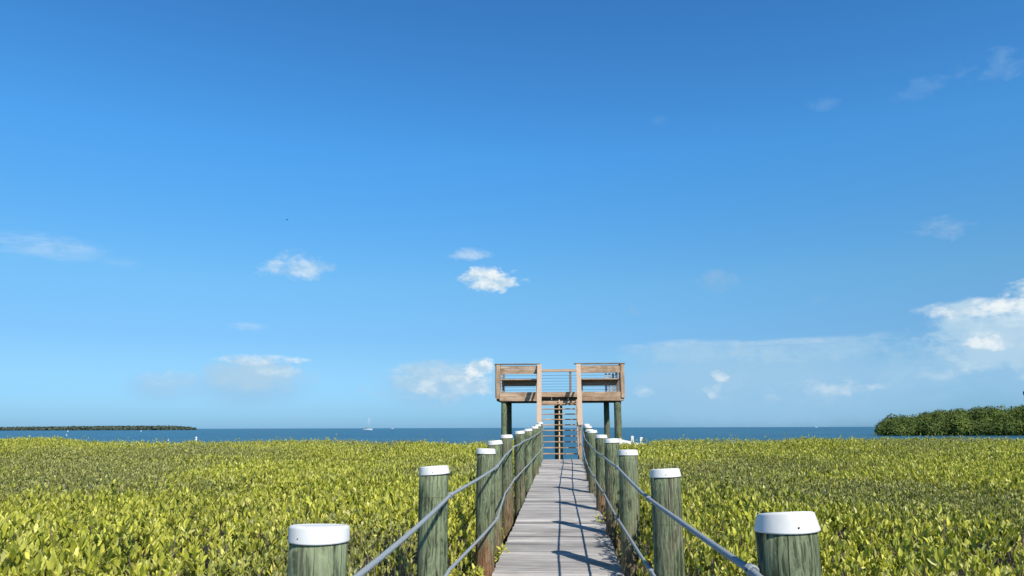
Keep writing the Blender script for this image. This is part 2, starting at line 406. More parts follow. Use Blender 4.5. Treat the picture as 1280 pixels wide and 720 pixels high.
# ------------------------------------------------------------------ the setting
def sea():
    bm = bmesh.new()
    lathe_r = [0.0, 40, 200, 1000, 5000, 30000]
    prev = None; seg = 48
    c = bm.verts.new((0, 0, 0))
    for r in lathe_r[1:]:
        ring = [bm.verts.new((r * math.cos(2 * math.pi * k / seg), r * math.sin(2 * math.pi * k / seg), 0)) for k in range(seg)]
        for k in range(seg):
            if prev is None: bm.faces.new((c, ring[k], ring[(k + 1) % seg]))
            else: bm.faces.new((prev[k], ring[k], ring[(k + 1) % seg], prev[(k + 1) % seg]))
        prev = ring
    o = from_bm('sea', bm, M['water']); tag(o, kind='structure')
sea()

DCX, DW, DEND = -0.085, 1.22, 24.45
def deckz(y): return EYE - 1.489 + 0.0208 * y
def edge_y(x):
    """where the thicket ends towards the open water"""
    ax = np.abs(np.asarray(x) + 0.1)
    return 25.0 + 5.0 * smst(ax, 2.3, 4.6) + 2.2 * (vnoise(x, np.zeros_like(x), 2.4, 5) - .5) + 2.2 * (vnoise(x, np.zeros_like(x), 7.0, 6) - .5)
def canopy(x, y):
    x = np.asarray(x, float); y = np.asarray(y, float)
    h = EYE - 0.80 + 0.0095 * (y - 3) + 0.17 * (vnoise(x, y, 2.6, 1) - .5) + 0.11 * (vnoise(x, y, 0.9, 2) - .5) + 0.06 * (vnoise(x, y, .4, 3) - .5)
    h = h + 0.10 * smst(-x, 17, 23) - 0.07 * np.exp(-((x + 13.3) / 2.2) ** 2) * smst(y, 20, 29)
    k = np.where(x > 0, smst(x - DCX, 0.62, 0.90), smst(DCX - x, 0.70, 1.10))
    lo = deckz(y) - np.where(x > 0, 0.12, 0.30)
    return lo + (h - lo) * k

def mud():
    bm = bmesh.new(); nx, ny = 60, 40; g = []
    for j in range(ny + 1):
        row = []
        for i in range(nx + 1):
            x = -34 + 68 * i / nx; y = -6 + 38 * j / ny
            inside = float(smst(float(edge_y(np.array([x]))[0]) - y, -1.0, 0.8)) * float(smst(34 - abs(x), 0, 2)) * float(smst(y, -6, -4.5))
            z = -0.5 + 0.60 * inside + 0.10 * float(vnoise(x, y, 1.4, 9)) * inside
            row.append(bm.verts.new((x, y, z)))
        g.append(row)
    for j in range(ny):
        for i in range(nx): bm.faces.new((g[j][i], g[j][i + 1], g[j + 1][i + 1], g[j + 1][i]))
    o = from_bm('mud_flat', bm, M['mud'], smooth=True); tag(o, kind='structure')
mud()

def leaf_mesh(name, groups, mat, parent=None):
    """groups: list of (pos, dir, nor, length, width, tone, hue, detail)"""
    V = []; T = []; TN = []; HU = []; base = 0
    for pos, d, nr, L, Wd, tone, hue, detail in groups:
        n = len(pos)
        if n == 0: continue
        s = np.cross(d, nr); s /= np.linalg.norm(s, axis=1)[:, None] + 1e-9
        nn = np.cross(s, d)
        if detail == 1:
            tv = [(0, 0, 0), (.25, .38, .05), (.25, -.38, .05), (.62, .46, .05), (.62, -.46, .05), (.45, 0, -.02), (1, 0, -.08)]
            tf = [(0, 5, 1), (1, 5, 3), (3, 5, 6), (0, 2, 5), (2, 4, 5), (5, 4, 6)]
        elif detail == 2:
            tv = [(0, 0, 0), (.16, .30, .05), (.16, -.30, .05), (.2, 0, 0), (.45, .5, .08), (.45, -.5, .08), (.5, 0, -.01), (.78, .34, .02), (.78, -.34, .02), (.8, 0, -.04), (1, 0, -.09)]
            tf = [(0, 3, 1), (0, 2, 3), (1, 3, 6), (1, 6, 4), (3, 2, 5), (3, 5, 6), (4, 6, 9), (4, 9, 7), (6, 5, 8), (6, 8, 9), (7, 9, 10), (9, 8, 10)]
        else:
            tv = [(0, 0, 0), (.5, .5, .06), (.5, -.5, .06), (1, 0, -.05)]
            tf = [(0, 3, 1), (0, 2, 3)]
        vv = np.stack([pos + d * (L * a)[:, None] + s * (Wd * b)[:, None] + nn * (L * c)[:, None] for a, b, c in tv], 1)
        V.append(vv.reshape(-1, 3)); k = len(tv)
        T.append((np.arange(n)[:, None, None] * k + np.array(tf)[None] + base).reshape(-1, 3))
        TN.append(np.repeat(tone, k)); HU.append(np.repeat(hue, k)); base += n * k
    V = np.concatenate(V).astype(np.float32); T = np.concatenate(T).astype(np.int32)
    me = bpy.data.meshes.new(name)
    me.vertices.add(len(V)); me.vertices.foreach_set('co', V.ravel())
    me.loops.add(T.size); me.loops.foreach_set('vertex_index', T.ravel())
    me.polygons.add(len(T)); me.polygons.foreach_set('loop_start', np.arange(0, T.size, 3, dtype=np.int32))
    me.update(calc_edges=True)
    for nm, arr in (('tone', TN), ('hue', HU)):
        a = me.attributes.new(nm, 'FLOAT', 'POINT'); a.data.foreach_set('value', np.clip(np.concatenate(arr), 0, 1).astype(np.float32))
    return link_mesh(name, me, mat, parent)

def unit(v): return v / (np.linalg.norm(v, axis=1)[:, None] + 1e-9)

def shoots(px, py, pz, nl, size, tone, hue, detail, spread=(4, 38)):
    """rosettes of upright leaves: px.. arrays of shoot tips, nl leaves each"""
    n = len(px); idx = np.repeat(np.arange(n), nl)
    m = len(idx); j = np.tile(np.arange(nl), n)
    a0 = rng.random(n) * 2 * math.pi
    az = a0[idx] + (j % 2) * math.pi + (j // 2) * 1.45 + rng.normal(0, .35, m)
    tl = np.radians(spread[0] + (spread[1] - spread[0]) * (j / max(nl - 1, 1)) + rng.normal(0, 11, m))
    lean = rng.normal(0, .16, (n, 2))
    d = np.stack([np.sin(tl) * np.cos(az) + lean[idx, 0], np.sin(tl) * np.sin(az) + lean[idx, 1], np.cos(tl)], 1); d = unit(d)
    inw = np.stack([-np.cos(az), -np.sin(az), np.zeros(m) + .35], 1)          # upper face looks inwards
    nr = unit(inw + rng.normal(0, .28, (m, 3)))
    sc = size[idx] * (0.62 + 0.62 * rng.random(m))
    pos = np.stack([px[idx], py[idx], pz[idx]], 1); pos[:, 2] -= .045 * (j / nl) * size[idx] / .08
    L = sc; Wd = sc * (.31 + .12 * rng.random(m))
    to = tone[idx] + rng.normal(0, .20, m); hu = hue[idx] + rng.normal(0, .18, m)
    return (pos, d, nr, L, Wd, to, hu, detail)

# x, y, height, tilt x, tilt y (world axes), rust, pale
LEFT = [(-.796, 2.50, 1.131, .00, .00, 0, .75), (-.825, 4.85, 1.153, .0, -.07, .1, .5), (-.766, 7.5, 1.136, 0, .01, 1, .25),
        (-.864, 9.5, 1.138, .02, -.09, .5, .3), (-.870, 11.5, 1.147, 0, -.03, .6, .0), (-.800, 13.6, 1.15, .02, -.09, .2, .05),
        (-.769, 16.1, 1.132, 0, -.06, 0, .35), (-.729, 18.7, 1.131, 0, -.02, .2, .1), (-.738, 21.2, 1.137, .02, -.03, 0, .1), (-.750, 23.7, 1.156, 0, 0, 0, .5)]
RIGHT = [(.642, 2.35, 1.195, .0, -.03, 0, .15), (.628, 4.95, 1.131, 0, -.03, 0, .15), (.603, 7.45, 1.125, 0, .0, .5, .35),
         (.586, 9.7, 1.150, 0, -.03, .6, .05), (.566, 12.0, 1.128, 0, .0, .8, .0), (.515, 14.5, 1.137, 0, -.06, .2, .05),
         (.543, 16.9, 1.098, .02, .0, .9, .0), (.588, 19.3, 1.128, 0, .03, .4, .0), (.618, 21.7, 1.136, 0, .04, 0, .1)]

def clear_of_posts(x, y):
    ok = np.ones(len(x), bool)
    for p in LEFT + RIGHT: ok &= (x - p[0]) ** 2 + (y - p[1]) ** 2 > .15 ** 2
    return ok

def thicket():
    groups = []; sb = bmesh.new()
    def zone(y0, y1, dens, detail, layer, nl, sizek=1.0):
        wmax = 0.74 * y1 + 4.5
        n = int(dens * (y1 - y0) * 2 * wmax)
        x = rng.uniform(-wmax, wmax, n); y = rng.uniform(y0, y1, n)
        keep = (np.abs(x + 0.06 * y) < 0.74 * y + 4.5) & (np.abs(x - DCX) > np.where(x > 0, .70, .78)) & clear_of_posts(x, y) & (y < edge_y(x) + rng.normal(0, .25, n))
        x, y = x[keep], y[keep]; n = len(x)
        gap = vnoise(x, y, .55, 7) * .6 + vnoise(x, y, 1.7, 8) * .4
        keep = (gap > 0.20) | (rng.random(n) < .25); x, y = x[keep], y[keep]; n = len(x)
        big = smst(vnoise(x, y, 2.2, 10) * .65 + vnoise(x, y, 7.0, 14) * .35 + .10 * (rng.random(n) - .5), .38, .62)
        z = canopy(x, y) + rng.normal(0, .055, n) - layer + .03 * big
        # a few shoots stand proud of the canopy
        pr = rng.random(n) < .012; z[pr] += rng.uniform(.04, .13, pr.sum())
        tall = (rng.random(n) < .010) & (y > 18); z[tall] += rng.uniform(.06, .22, tall.sum())
        size = (.058 + .030 * big) * sizek * (.85 + .3 * rng.random(n))
        tone = .52 + .12 * (vnoise(x, y, 1.2, 11) - .5) + rng.normal(0, .13, n) - layer * .5  # lower leaf layers toned darker: canopy shade put into the colour
        hue = .22 + .62 * big + rng.normal(0, .14, n)
        # tan weathered leaves here and there
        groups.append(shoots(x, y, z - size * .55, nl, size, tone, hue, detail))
        return x, y, z
    X = zone(2.6, 6.2, 340, 2, 0.0, 6, .62)
    X2 = zone(6.2, 9.5, 330, 1, 0.0, 6, .66)
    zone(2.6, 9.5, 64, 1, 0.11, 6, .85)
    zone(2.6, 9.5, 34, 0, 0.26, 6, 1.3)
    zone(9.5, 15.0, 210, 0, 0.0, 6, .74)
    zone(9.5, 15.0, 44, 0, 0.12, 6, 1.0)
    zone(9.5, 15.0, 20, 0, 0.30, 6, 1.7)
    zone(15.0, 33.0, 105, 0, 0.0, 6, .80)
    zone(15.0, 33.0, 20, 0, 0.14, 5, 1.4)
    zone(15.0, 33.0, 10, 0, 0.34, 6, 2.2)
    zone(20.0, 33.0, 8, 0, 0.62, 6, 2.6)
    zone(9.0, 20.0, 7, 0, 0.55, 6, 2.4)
    zone(-3.0, 2.6, 30, 0, 0.02, 6, 1.0)
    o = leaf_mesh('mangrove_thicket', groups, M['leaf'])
    tag(o, 'low thicket of yellow green mangrove leaves filling the ground on both sides of the boardwalk', 'mangrove', kind='stuff')
    # bare stems under the leaves
    x, y, z = X
    sel = rng.permutation(len(x))[:1500]
    for i in sel:
        bx = x[i] + rng.normal(0, .2); by = y[i] + rng.normal(0, .2)
        if abs(bx - DCX) < .75: bx = DCX + math.copysign(.8, bx - DCX)
        mx = (bx + x[i]) / 2 + rng.normal(0, .06)
        tube_bm(sb, [(bx, by, .02), (mx, (by + y[i]) / 2, z[i] * .55), (x[i], y[i], z[i] - .03)], [.014, .009, .004], 4, cap=False)
    # weathered leafless twigs poking through in patches
    for k in range(2600):
        xx = random.uniform(-9, 9); yy = random.uniform(3.0, 12)
        if abs(xx - DCX) < 1.0 or float(vnoise(xx, yy, 1.3, 21)) < .66: continue
        zt_ = float(canopy(np.array([xx]), np.array([yy]))[0])
        a_ = random.uniform(0, 6.28); q = random.uniform(.06, .16)
        p0 = Vector((xx, yy, zt_ - .22)); p1 = p0 + Vector((math.cos(a_) * q * .5, math.sin(a_) * q * .5, .13)); p2 = p1 + Vector((math.cos(a_ + .6) * q, math.sin(a_ + .6) * q, random.uniform(.05, .13)))
        tube_bm(sb, [p0, p1, p2], [.005, .004, .002], 4, cap=False)
        tube_bm(sb, [p1, p1 + Vector((math.cos(a_ - 1) * q * .7, math.sin(a_ - 1) * q * .7, .08))], [.003, .0015], 4, cap=False)
    # extra stems along both sides of the walk
    for k in range(420):
        s = random.choice((-1, 1)); yy = random.uniform(2.5, 24.5); xx = DCX + s * random.uniform(.85, 1.35)
        top = deckz(yy) + random.uniform(-.1, .35)
        tube_bm(sb, [(xx, yy, .02), (xx + random.uniform(-.1, .1), yy + random.uniform(-.15, .15), top * .6), (xx + s * random.uniform(-.1, .25), yy + random.uniform(-.2, .2), top)], [.016, .010, .004], 4, cap=False)
    st = from_bm('stem_mass', sb, M['stem'], o)
    st['kind'] = 'stuff'
thicket()

# foliage right beside the deck: individual mangrove shoots leaning over it
def shoot_plant(x, y, top, nb, label, lean):
    root = empty('mangrove_shoot', (x, y, 0.1)); tag(root, label, 'plant', 'mangrove shoots leaning in beside the boardwalk')
    bm = bmesh.new(); P = []; 
    for k in range(nb):
        a = random.uniform(0, 6.28); tz = top - .1 + random.uniform(-.18, .02)
        tip = Vector((lean * random.uniform(.4, 1.0) + math.cos(a) * .10, math.sin(a) * .16, tz))
        tube_bm(bm, [(0, 0, 0), (tip.x * .2 + random.uniform(-.03, .03), tip.y * .3, tz * .6), tip], [.012, .008, .004], 6)
        P.append(tip)
        P.append(Vector((tip.x * .8, tip.y * .8, tz - .09)))
    from_bm('stem', bm, M['stem'], root, smooth=True)
    p = np.array([list(v) for v in P]); n = len(p)
    g = shoots(p[:, 0], p[:, 1], p[:, 2] - .02, 8, np.full(n, .082), np.full(n, .52), np.full(n, .75), 2, (25, 95))
    leaf_mesh('foliage', [g], M['leaf'], root)
shoot_plant(-.98, 6.95, deckz(7) + .10, 7, 'mangrove shoot with big pale leaves beside the rust stained left piling', .16)
shoot_plant(-.90, 8.5, deckz(8.5) + .02, 6, 'mangrove shoot between the third and fourth left pilings, touching the deck edge', .12)
shoot_plant(-.95, 14.8, deckz(15) + .28, 8, 'tall mangrove shoot behind the lower left rope near the middle of the walk', .12)
shoot_plant(.80, 6.0, deckz(6) + .06, 6, 'dark shaded mangrove shoot by the right deck edge casting leaf shadows on the boards', -.16)
shoot_plant(.80, 8.4, deckz(8.4) + .10, 7, 'mangrove shoot between the third and fourth right pilings, brushing the deck', -.18)
shoot_plant(.78, 10.8, deckz(10.8) + .16, 5, 'thin mangrove shoot beside the fifth right piling, reaching over the deck boards', -.26)

# ------------------------------------------------------------------ boardwalk
def boardwalk():
    root = empty('boardwalk', (DCX, 0, deckz(0)))
    tag(root, 'long narrow boardwalk of weathered grey planks running out to the wooden tower', 'boardwalk')
    ang = math.atan(0.0208)
    bm = bmesh.new(); lay = bm.verts.layers.float.new('tone')
    y = -3.0; w = .140
    while y < DEND - w:
        gapw = random.uniform(.006, .018)
        n0 = len(bm.verts)
        dz = random.uniform(-.003, .003)
        xj = random.uniform(-.008, .008)
        rot = Euler((ang + random.uniform(-.008, .008), random.uniform(-.002, .002), random.uniform(-.003, .003))).to_matrix()
        add_box(bm, (xj, y + w / 2, .0208 * (y + w / 2) - .019 + dz), (DW, w - gapw, .038), rot, .004)
        bm.verts.ensure_lookup_table()
        tn = min(1, max(0, random.gauss(.5, .24)))
        for v in bm.verts[n0:]: v[lay] = tn
        y += w
    from_bm('decking', bm, M['deck'], root)
    for s in (-.50, 0.0, .50):
        beam('joist', (s, -3, .0208 * -3 - .112), (s, DEND - .02, .0208 * DEND - .112), .045, .14, M['grey_y'], root)
    # cross beams bolted between each pair of pilings
    for yy in (2.45, 4.9, 7.48, 9.6, 11.75, 14.0, 16.5, 19.0, 21.45):
        beam('cross_beam', (-.60, yy, .0208 * yy - .262), (.60, yy, .0208 * yy - .262), .09, .14, M['grey_x'], root)
boardwalk()

# ------------------------------------------------------------------ pilings
GRP = 'capped pilings along both sides of the boardwalk'
def piling(x, y, top, label, tilt=(0, 0), rust=0.0, pale=0.2, rc=.0975, rb=.0915, rt=.93, hole=True, seed=0, slope=.35):
    """top: height of the cap above the deck"""
    zt = deckz(y) + top
    root = empty('piling', (x, y, zt)); tag(root, label, 'piling', GRP)
    root.rotation_euler = (random.uniform(-.008, .008), random.uniform(-.010, .010), random.uniform(0, 6.28) if seed == 0 else seed)
    rnd = random.Random(int(x * 1000 + y * 77))
    ph = [rnd.uniform(0, 6.28) for _ in range(6)]
    seg = 32
    def wob(k, z):
        th = 2 * math.pi * k / seg
        return .010 * math.sin(2 * th + ph[0] + z * .6) + .006 * math.sin(3 * th + ph[1] - z) + .004 * math.sin(7 * th + ph[2] + 3 * z) + .004 * math.sin(9 * z + ph[3])
    prof = [(rb * (1.0 + .035 * (zt - z) / 2.5), z - zt) for z in np.linspace(-.35, zt - .035, 26)]
    bm = bmesh.new(); lathe_bm(bm, prof, seg, wob)
    sh = from_bm('shaft', bm, M['pile'], root, smooth=True)
    for f in sh.data.polygons: f.use_smooth = abs(f.normal.z) < .9
    sh['rust'] = float(rust); sh['pale'] = float(pale)
    # cap: a short skirt that tapers a little to a rounded rim and a faintly domed top
    h = .051
    cp = [(rc * .975, -h), (rc, -h), (rc * 1.0, -h + .004)]
    r1 = rc * rt
    for a in np.linspace(0, 90, 6):
        cp.append((r1 - .010 + .010 * math.cos(R(a)), -.010 + .010 * math.sin(R(a)) - .002))
    cp += [(r1 * .82, -.002), (r1 * .78, -.0045), (r1 * .4, -.002), (.004, -.001)]
    bm = bmesh.new(); lathe_bm(bm, cp, 40, None)
    for v in bm.verts:                      # pile tops are sawn a little out of level, falling away from the walk's landward end
        if v.co.z > -.03: v.co.z -= slope * .10 * v.co.y * 1.3
    c = from_bm('cap', bm, M['cap'], root, smooth=True)
    c.rotation_euler = (tilt[0], tilt[1], 0)
    if hole:
        for a in (rnd.uniform(-.5, .3) - math.pi / 2, rnd.uniform(1.2, 2.0)):
            bm = bmesh.new(); bmesh.ops.create_uvsphere(bm, u_segments=8, v_segments=5, radius=.0028)
            a2 = a - root.rotation_euler.z
            hh = from_bm('nail', bm, M['hole'], c)
            hh.location = (math.cos(a2) * rc * .985, math.sin(a2) * rc * .985, -h + .017)
    return root
ordn = ['nearest', 'second', 'third', 'fourth', 'fifth', 'sixth', 'seventh', 'eighth', 'ninth', 'tenth']
LL = ['nearest left piling, broad flat white cap over swirly pale green grain',
      'second left piling from the viewer, streaky green wood, white cap tipped up to the right',
      'left piling with a rusty orange brown foot, level white cap, third from the viewer',
      'left piling half hidden behind the rust footed one, white cap tilted up',
      'fifth left piling, brown foot and nearly level white cap in front of the tower leg',
      'sixth left piling from the viewer, dark green, white cap sloping up to the right',
      'seventh left piling from the viewer, its white cap level with the sea horizon',
      'eighth left piling from the viewer, small white cap just above the horizon',
      'ninth left piling from the viewer, next to last before the tower stairs',
      'last left piling, standing right at the foot of the tower stairs']
RL = ['nearest right piling, large white cone shaped cap and dark green cracked wood',
      'second right piling standing apart, with a brown knot and white cap lit from the right',
      'third right piling from the viewer, pale green streak down its right side',
      'fourth right piling from the viewer, its cap just in front of the white railing',
      'fifth right piling from the viewer, olive wood with brown foot and flat cap',
      'sixth right piling from the viewer, white cap tilted up to the right',
      'low brownish right piling, seventh from the viewer, mostly hidden by the sixth',
      'eighth right piling from the viewer, small white cap overlapping the sea horizon',
      'last right piling, beside the brown newel at the foot of the tower stairs']
for i, (x, y, h, ta, tb, ru, pa) in enumerate(LEFT):
    piling(x, y, h, LL[i], (ta, tb), ru, pa, rt=.985 if i == 0 else .93, seed=.001, slope=.55 if i < 2 else .35)
for i, (x, y, h, ta, tb, ru, pa) in enumerate(RIGHT):
    piling(x, y, h, RL[i], (ta, tb), ru, pa, rt=.89 if i == 0 else .93, rc=.0925 if i == 0 else .0975, rb=.0865 if i == 0 else .0915, seed=.001, slope=1.15 if i == 0 else .5)

# ------------------------------------------------------------------ ropes
def rope(posts, side, drop, end, label, sagk, kn):
    """strung along the inner faces of the pilings; ends at the tower newel"""
    anch = []
    prev = None
    for (x, y, h, *_), d in zip(posts, drop):
        anch.append(Vector((x - side * (.0915 * 1.03 + .011), y, deckz(y) + h - d)))
    ax = [a.x for a in anch]
    for i in range(3, len(anch) - 1): anch[i].x = .5 * ax[i] + .25 * (ax[i - 1] + ax[i + 1])
    a0 = anch[0].copy(); a0.y -= 2.6; a0.z -= .055
    pts = []; seq = [a0] + anch + [Vector(end)]
    for i, (a, b) in enumerate(zip(seq[:-1], seq[1:])):
        n = 280 if a.y < 6 else (60 if a.y < 9 else 22)
        sg = sagk * random.uniform(.6, 1.3) * (b - a).length / 2.4
        for k in range(n):
            t = k / n
            p = a.lerp(b, t); p.z -= sg * 4 * t * (1 - t)
            p.x += .002 * math.sin(p.y * 2.1)
            pts.append(p)
    pts.append(seq[-1])
    root = empty('rope', seq[1]); tag(root, label, 'rope', 'grey ropes strung along the pilings')
    loc = [p - seq[1] for p in pts]
    tube('strand', loc, .0092, M['rope'], root, seg=15, lobes=3, twist=2 * math.pi / .085, amp=.32)
    for a in kn:
        c = anch[a] - seq[1]
        bm = bmesh.new()
        for q in range(4):
            yy = (q - 1.5) * .011
            ring = [Vector((math.cos(t) * .0150, yy, math.sin(t) * .0150)) + c for t in np.linspace(0, 2 * math.pi, 13)]
            tube_bm(bm, ring, .005, 6)
        from_bm('lashing', bm, M['rope'], root, smooth=True)
        st = [c + Vector((side * .030, -.012, 0)), c + Vector((-side * .013, -.012, .004)), c + Vector((-side * .013, .012, .004)), c + Vector((side * .030, .012, 0))]
        tube('staple', st, .003, M['zinc'], root, seg=6)
LD = [.18, .18, .176, .178, .172, .168, .160, .165, .17, .175]
LD2 = [.62, .625, .665, .63, .64, .64, .62, .63, .63, .64]
RD = [.165, .185, .165, .222, .226, .222, .20, .20, .21]
RD2 = [.62, .62, .655, .68, .66, .66, .62, .64, .64]
rope(LEFT, -1, LD, (-.765, 24.42, deckz(24.4) + .97), 'upper left grey rope sweeping past the left pilings just under their caps', .008, (1, 2, 5))
rope(LEFT, -1, LD2, (-.765, 24.42, deckz(24.4) + .52), 'lower left grey rope hanging about knee high along the left pilings', .009, (2, 4))
rope(RIGHT, 1, RD, (.50, 24.40, deckz(24.4) + .95), 'upper right grey rope sweeping past the right pilings just under their caps', .008, (0, 1, 2))
rope(RIGHT, 1, RD2, (.50, 24.40, deckz(24.4) + .50), 'lower right grey rope with dark lashings, strung low along the right pilings', .009, (1, 2, 3))

# ------------------------------------------------------------------ observation tower
def tower():
    FY = 27.30                                # front face
    BY = 30.05                                # rear face
    zp = EYE + 1.255                          # top of the platform
    XL, XR = -2.46, 2.16
    T = empty('observation_tower', (-.15, FY, 0))
    tag(T, 'weathered wooden observation tower on green piles with an open stair up its middle', 'tower')
    off = Vector((.15, -FY, 0))
    def bx(name, lo, hi, mat, par=T, bev=.006):
        lo = Vector(lo) + off; hi = Vector(hi) + off
        return box(name, lo, hi, mat, par, bev)
    def bb(name, p, q, w, h, mat, par=T, bev=.004):
        return beam(name, Vector(p) + off, Vector(q) + off, w, h, mat, par, bev)
    # supporting piles
    def pile(x, y, r, pale=.1, top=zp - .30):
        rnd = random.Random(int(x * 999)); ph = rnd.uniform(0, 6)
        bm = bmesh.new()
        lathe_bm(bm, [(r * (1 + .05 * (top - z) / 5), z - top) for z in np.linspace(-.4, top, 24)], 20,
                 lambda k, z: .02 * math.sin(2 * math.pi * k / 20 * 2 + ph + z) + .008 * math.sin(5 * z + ph))
        o = from_bm('support_pile', bm, M['pile'], T, Vector((x, y, top)) + off, smooth=True)
        o['rust'] = 0.0; o['pale'] = pale
    pile(-2.16, FY + .18, .103, .45); pile(1.90, FY + .18, .125, .15)
    pile(-2.155, BY - .15, .11, 0); pile(1.64, BY - .15, .11, 0)
    pile(-.225, BY - .5, .155, 0)
    # framing under the floor
    for y in (FY + .35, BY - .33):
        bx('cross_beam', (XL + .12, y - .04, zp - .30 - .002), (XR - .12, y + .04, zp - .075), M['grey_x'])
    for x in np.linspace(XL + .25, XR - .25, 8):
        bx('joist', (x - .02, FY + .045, zp - .285), (x + .02, BY - .045, zp - .045), M['grey_y'])
    bm = bmesh.new(); x = XL + .02
    while x < XR - .10:
        add_box(bm, Vector(((x + x + .133) / 2, (FY + BY) / 2, zp - .02)) + off, (.133, BY - FY - .09, .036), None, .004); x += .14
    from_bm('floor_boards', bm, M['grey_y'], T)
    # front fascia: left, middle, right; the outer ends are cut on the slant
    def fascia(x0, x1, z0, z1, y0, y1, chl=0, chr_=0, name='fascia', mat='old_x'):
        bm = bmesh.new()
        P = [(x0 + chl, z0), (x1 - chr_, z0), (x1, z0 + chr_), (x1, z1), (x0, z1), (x0, z0 + chl)]
        Q = [p for i, p in enumerate(P) if not (i == 5 and chl == 0) and not (i == 2 and chr_ == 0)]
        a = [bm.verts.new(Vector((px, y0, pz)) + off) for px, pz in Q]; b = [bm.verts.new(Vector((px, y1, pz)) + off) for px, pz in Q]
        bm.faces.new(a); bm.faces.new(b[::-1])
        for i in range(len(a)):
            j = (i + 1) % len(a); bm.faces.new((a[i], a[j], b[j], b[i]))
        return from_bm(name, bm, M[mat], T)
    fascia(XL + .06, -.92, zp - .315, zp + .0, FY, FY + .04, .13, 0)
    fascia(-.915, .545, zp - .175, zp - .0, FY + .002, FY + .042)
    fascia(.55, XR - .03, zp - .18, zp - .0, FY, FY + .04, 0, 0)
    fascia(.55, XR - .03, zp - .315, zp - .186, FY + .008, FY + .046, 0, .05)
    fascia(-.86, .46, zp - .475, zp - .32, FY - .05, FY - .01, name='stair_header')
    bx('rear_fascia', (XL + .05, BY - .04, zp - .31), (XR - .05, BY, zp - .001), M['old_x'])
    for x in (XL + .06, XR - .06):
        bx('side_fascia', (x - .02, FY + .044, zp - .31), (x + .02, BY - .044, zp - .002), M['old_y'])
    # front rail posts
    zr = zp + .985
    bx('rail_post', (XL + .03, FY - .04, zp - .24), (XL + .17, FY - .002, zr), M['old_z'])
    bx('rail_post', (XL - .005, FY - .03, zp - .20), (XL + .026, FY + .12, zr - .02), M['grey_z'])
    bx('rail_post', (XR - .13, FY - .04, zp - .22), (XR + .0, FY - .002, zr), M['old_z'])
    bx('rail_post', (XR - .17, FY + .04, zp), (XR - .135, FY + .14, zr - .01), M['grey_z'])
    bx('rail_post', (-.96, FY + .045, zp), (-.88, FY + .135, zr - .03), M['grey_z'])
    bx('rail_post', (.50, FY + .045, zp), (.59, FY + .135, zr - .03), M['grey_z'])
    # upper rail boards of the two bays with the flat cap on top
    for a, b in ((XL + .175, -.905), (.575, XR - .135)):
        if a < 0:
            bx('rail_board', (a, FY + .005, zr - .155), (b, FY + .042, zr - .045), M['old_x'])
            bx('rail_board', (a, FY + .005, zr - .335), (b, FY + .042, zr - .163), M['old_x'])
        else:
            bx('rail_board', (a, FY + .005, zr - .315), (b, FY + .042, zr - .050), M['old_x'])
        bx('cap_rail', (a - .20, FY - .055, zr), (b + (.06 if a < 0 else .16), FY + .13, zr + .040), M['grey_x'])
    # built in benches behind the front rail
    for a, b in ((XL + .2, -.92), (.60, XR - .16)):
        sm = bmesh.new()
        for k in range(3):
            add_box(sm, Vector(((a + b) / 2, FY + .155 + .145 * k, zp + .455)) + off, (b - a, .138, .036), None, .004)
        seat = from_bm('bench_seat', sm, M['old_x'], T)
        bx('bench_apron', (a, FY + .46, zp + .235), (b, FY + .498, zp + .435), M['grey_x'], T)
        for x in (a + .05, b - .05):
            bx('bench_leg', (x - .035, FY + .44, zp), (x + .035, FY + .51, zp + .436), M['grey_z'], T)
    # side rails
    for x in (XL + .05, XR - .05):
        bx('cap_rail', (x - .09, FY + .135, zr), (x + .09, BY + .03, zr + .038), M['grey_y'])
        for y in (FY + 1.35,):
            bx('rail_post', (x - .045, y - .045, zp - .2), (x + .045, y + .045, zr - .001), M['old_z'])
        for k in range(7):
            z = zp + .10 + .112 * k
            tube('rail_cable', [Vector((x, FY + .14, z)) + off, Vector((x, BY - .05, z)) + off], .0075, M['wire'], T, seg=6)
    # rear rail with steel cables
    bx('cap_rail', (XL + .14, BY - .09, zr - .075), (XR - .14, BY + .05, zr + .030), M['tan_x'])
    for x in (-1.02, .26):
        bx('rail_post', (x - .045, BY - .045, zp - .30), (x + .045, BY + .045, zr - .078), M['grey_z'])
    for x in (XL + .09, XR - .09):
        bx('rail_post', (x - .045, BY - .045, zp - .30), (x + .045, BY + .045, zr - .078), M['grey_z'])
    for k in range(7):
        z = zp + .10 + .112 * k
        tube('rail_cable', [Vector((XL + .1, BY, z)) + off, Vector((XR - .1, BY, z)) + off], .0075, M['wire'], T, seg=6)
    for x in (1.66, 1.80, 1.94):
        bx('baluster', (x - .042, BY + .052, zp + .02), (x + .042, BY + .085, zp + .84), M['slat'])
    # stair: three stringers, open treads
    z0 = EYE - .98; y0 = 24.42; rise, run = .1825, .243
    nstep = 12
    def zt(i): return EYE - .985 + rise * i
    for x, mt in ((-.82, 'old_y'), (-.17, 'tan_y'), (.44, 'old_y')):
        p = Vector((x, y0 + .05, zt(0) - .10)); q = Vector((x, FY - .055, zp - .36))
        beam('stringer', p + off, q + off, .04, .20, M[mt], T)
    for i in range(1, nstep - 1):
        yy = y0 + run * i
        xl = -.80 ; xr = .42
        t = bx('tread', (xl, yy - .03, zt(i) - .036), (xr, yy + .215, zt(i)), M['old_x'])
        bx('tread', (xl, yy + .222, zt(i) - .034), (xr, yy + .30, zt(i) - .001), M['grey_x'])
    # foot of the stair
    bx('landing', (-.82, DEND + .004, deckz(DEND) - .055), (.62, DEND + .42, deckz(DEND) - .018), M['grey_x'])
    # tan hand rails: flat boards falling with the stair, with their posts
    zhb, zht = EYE + .075, zr - .012
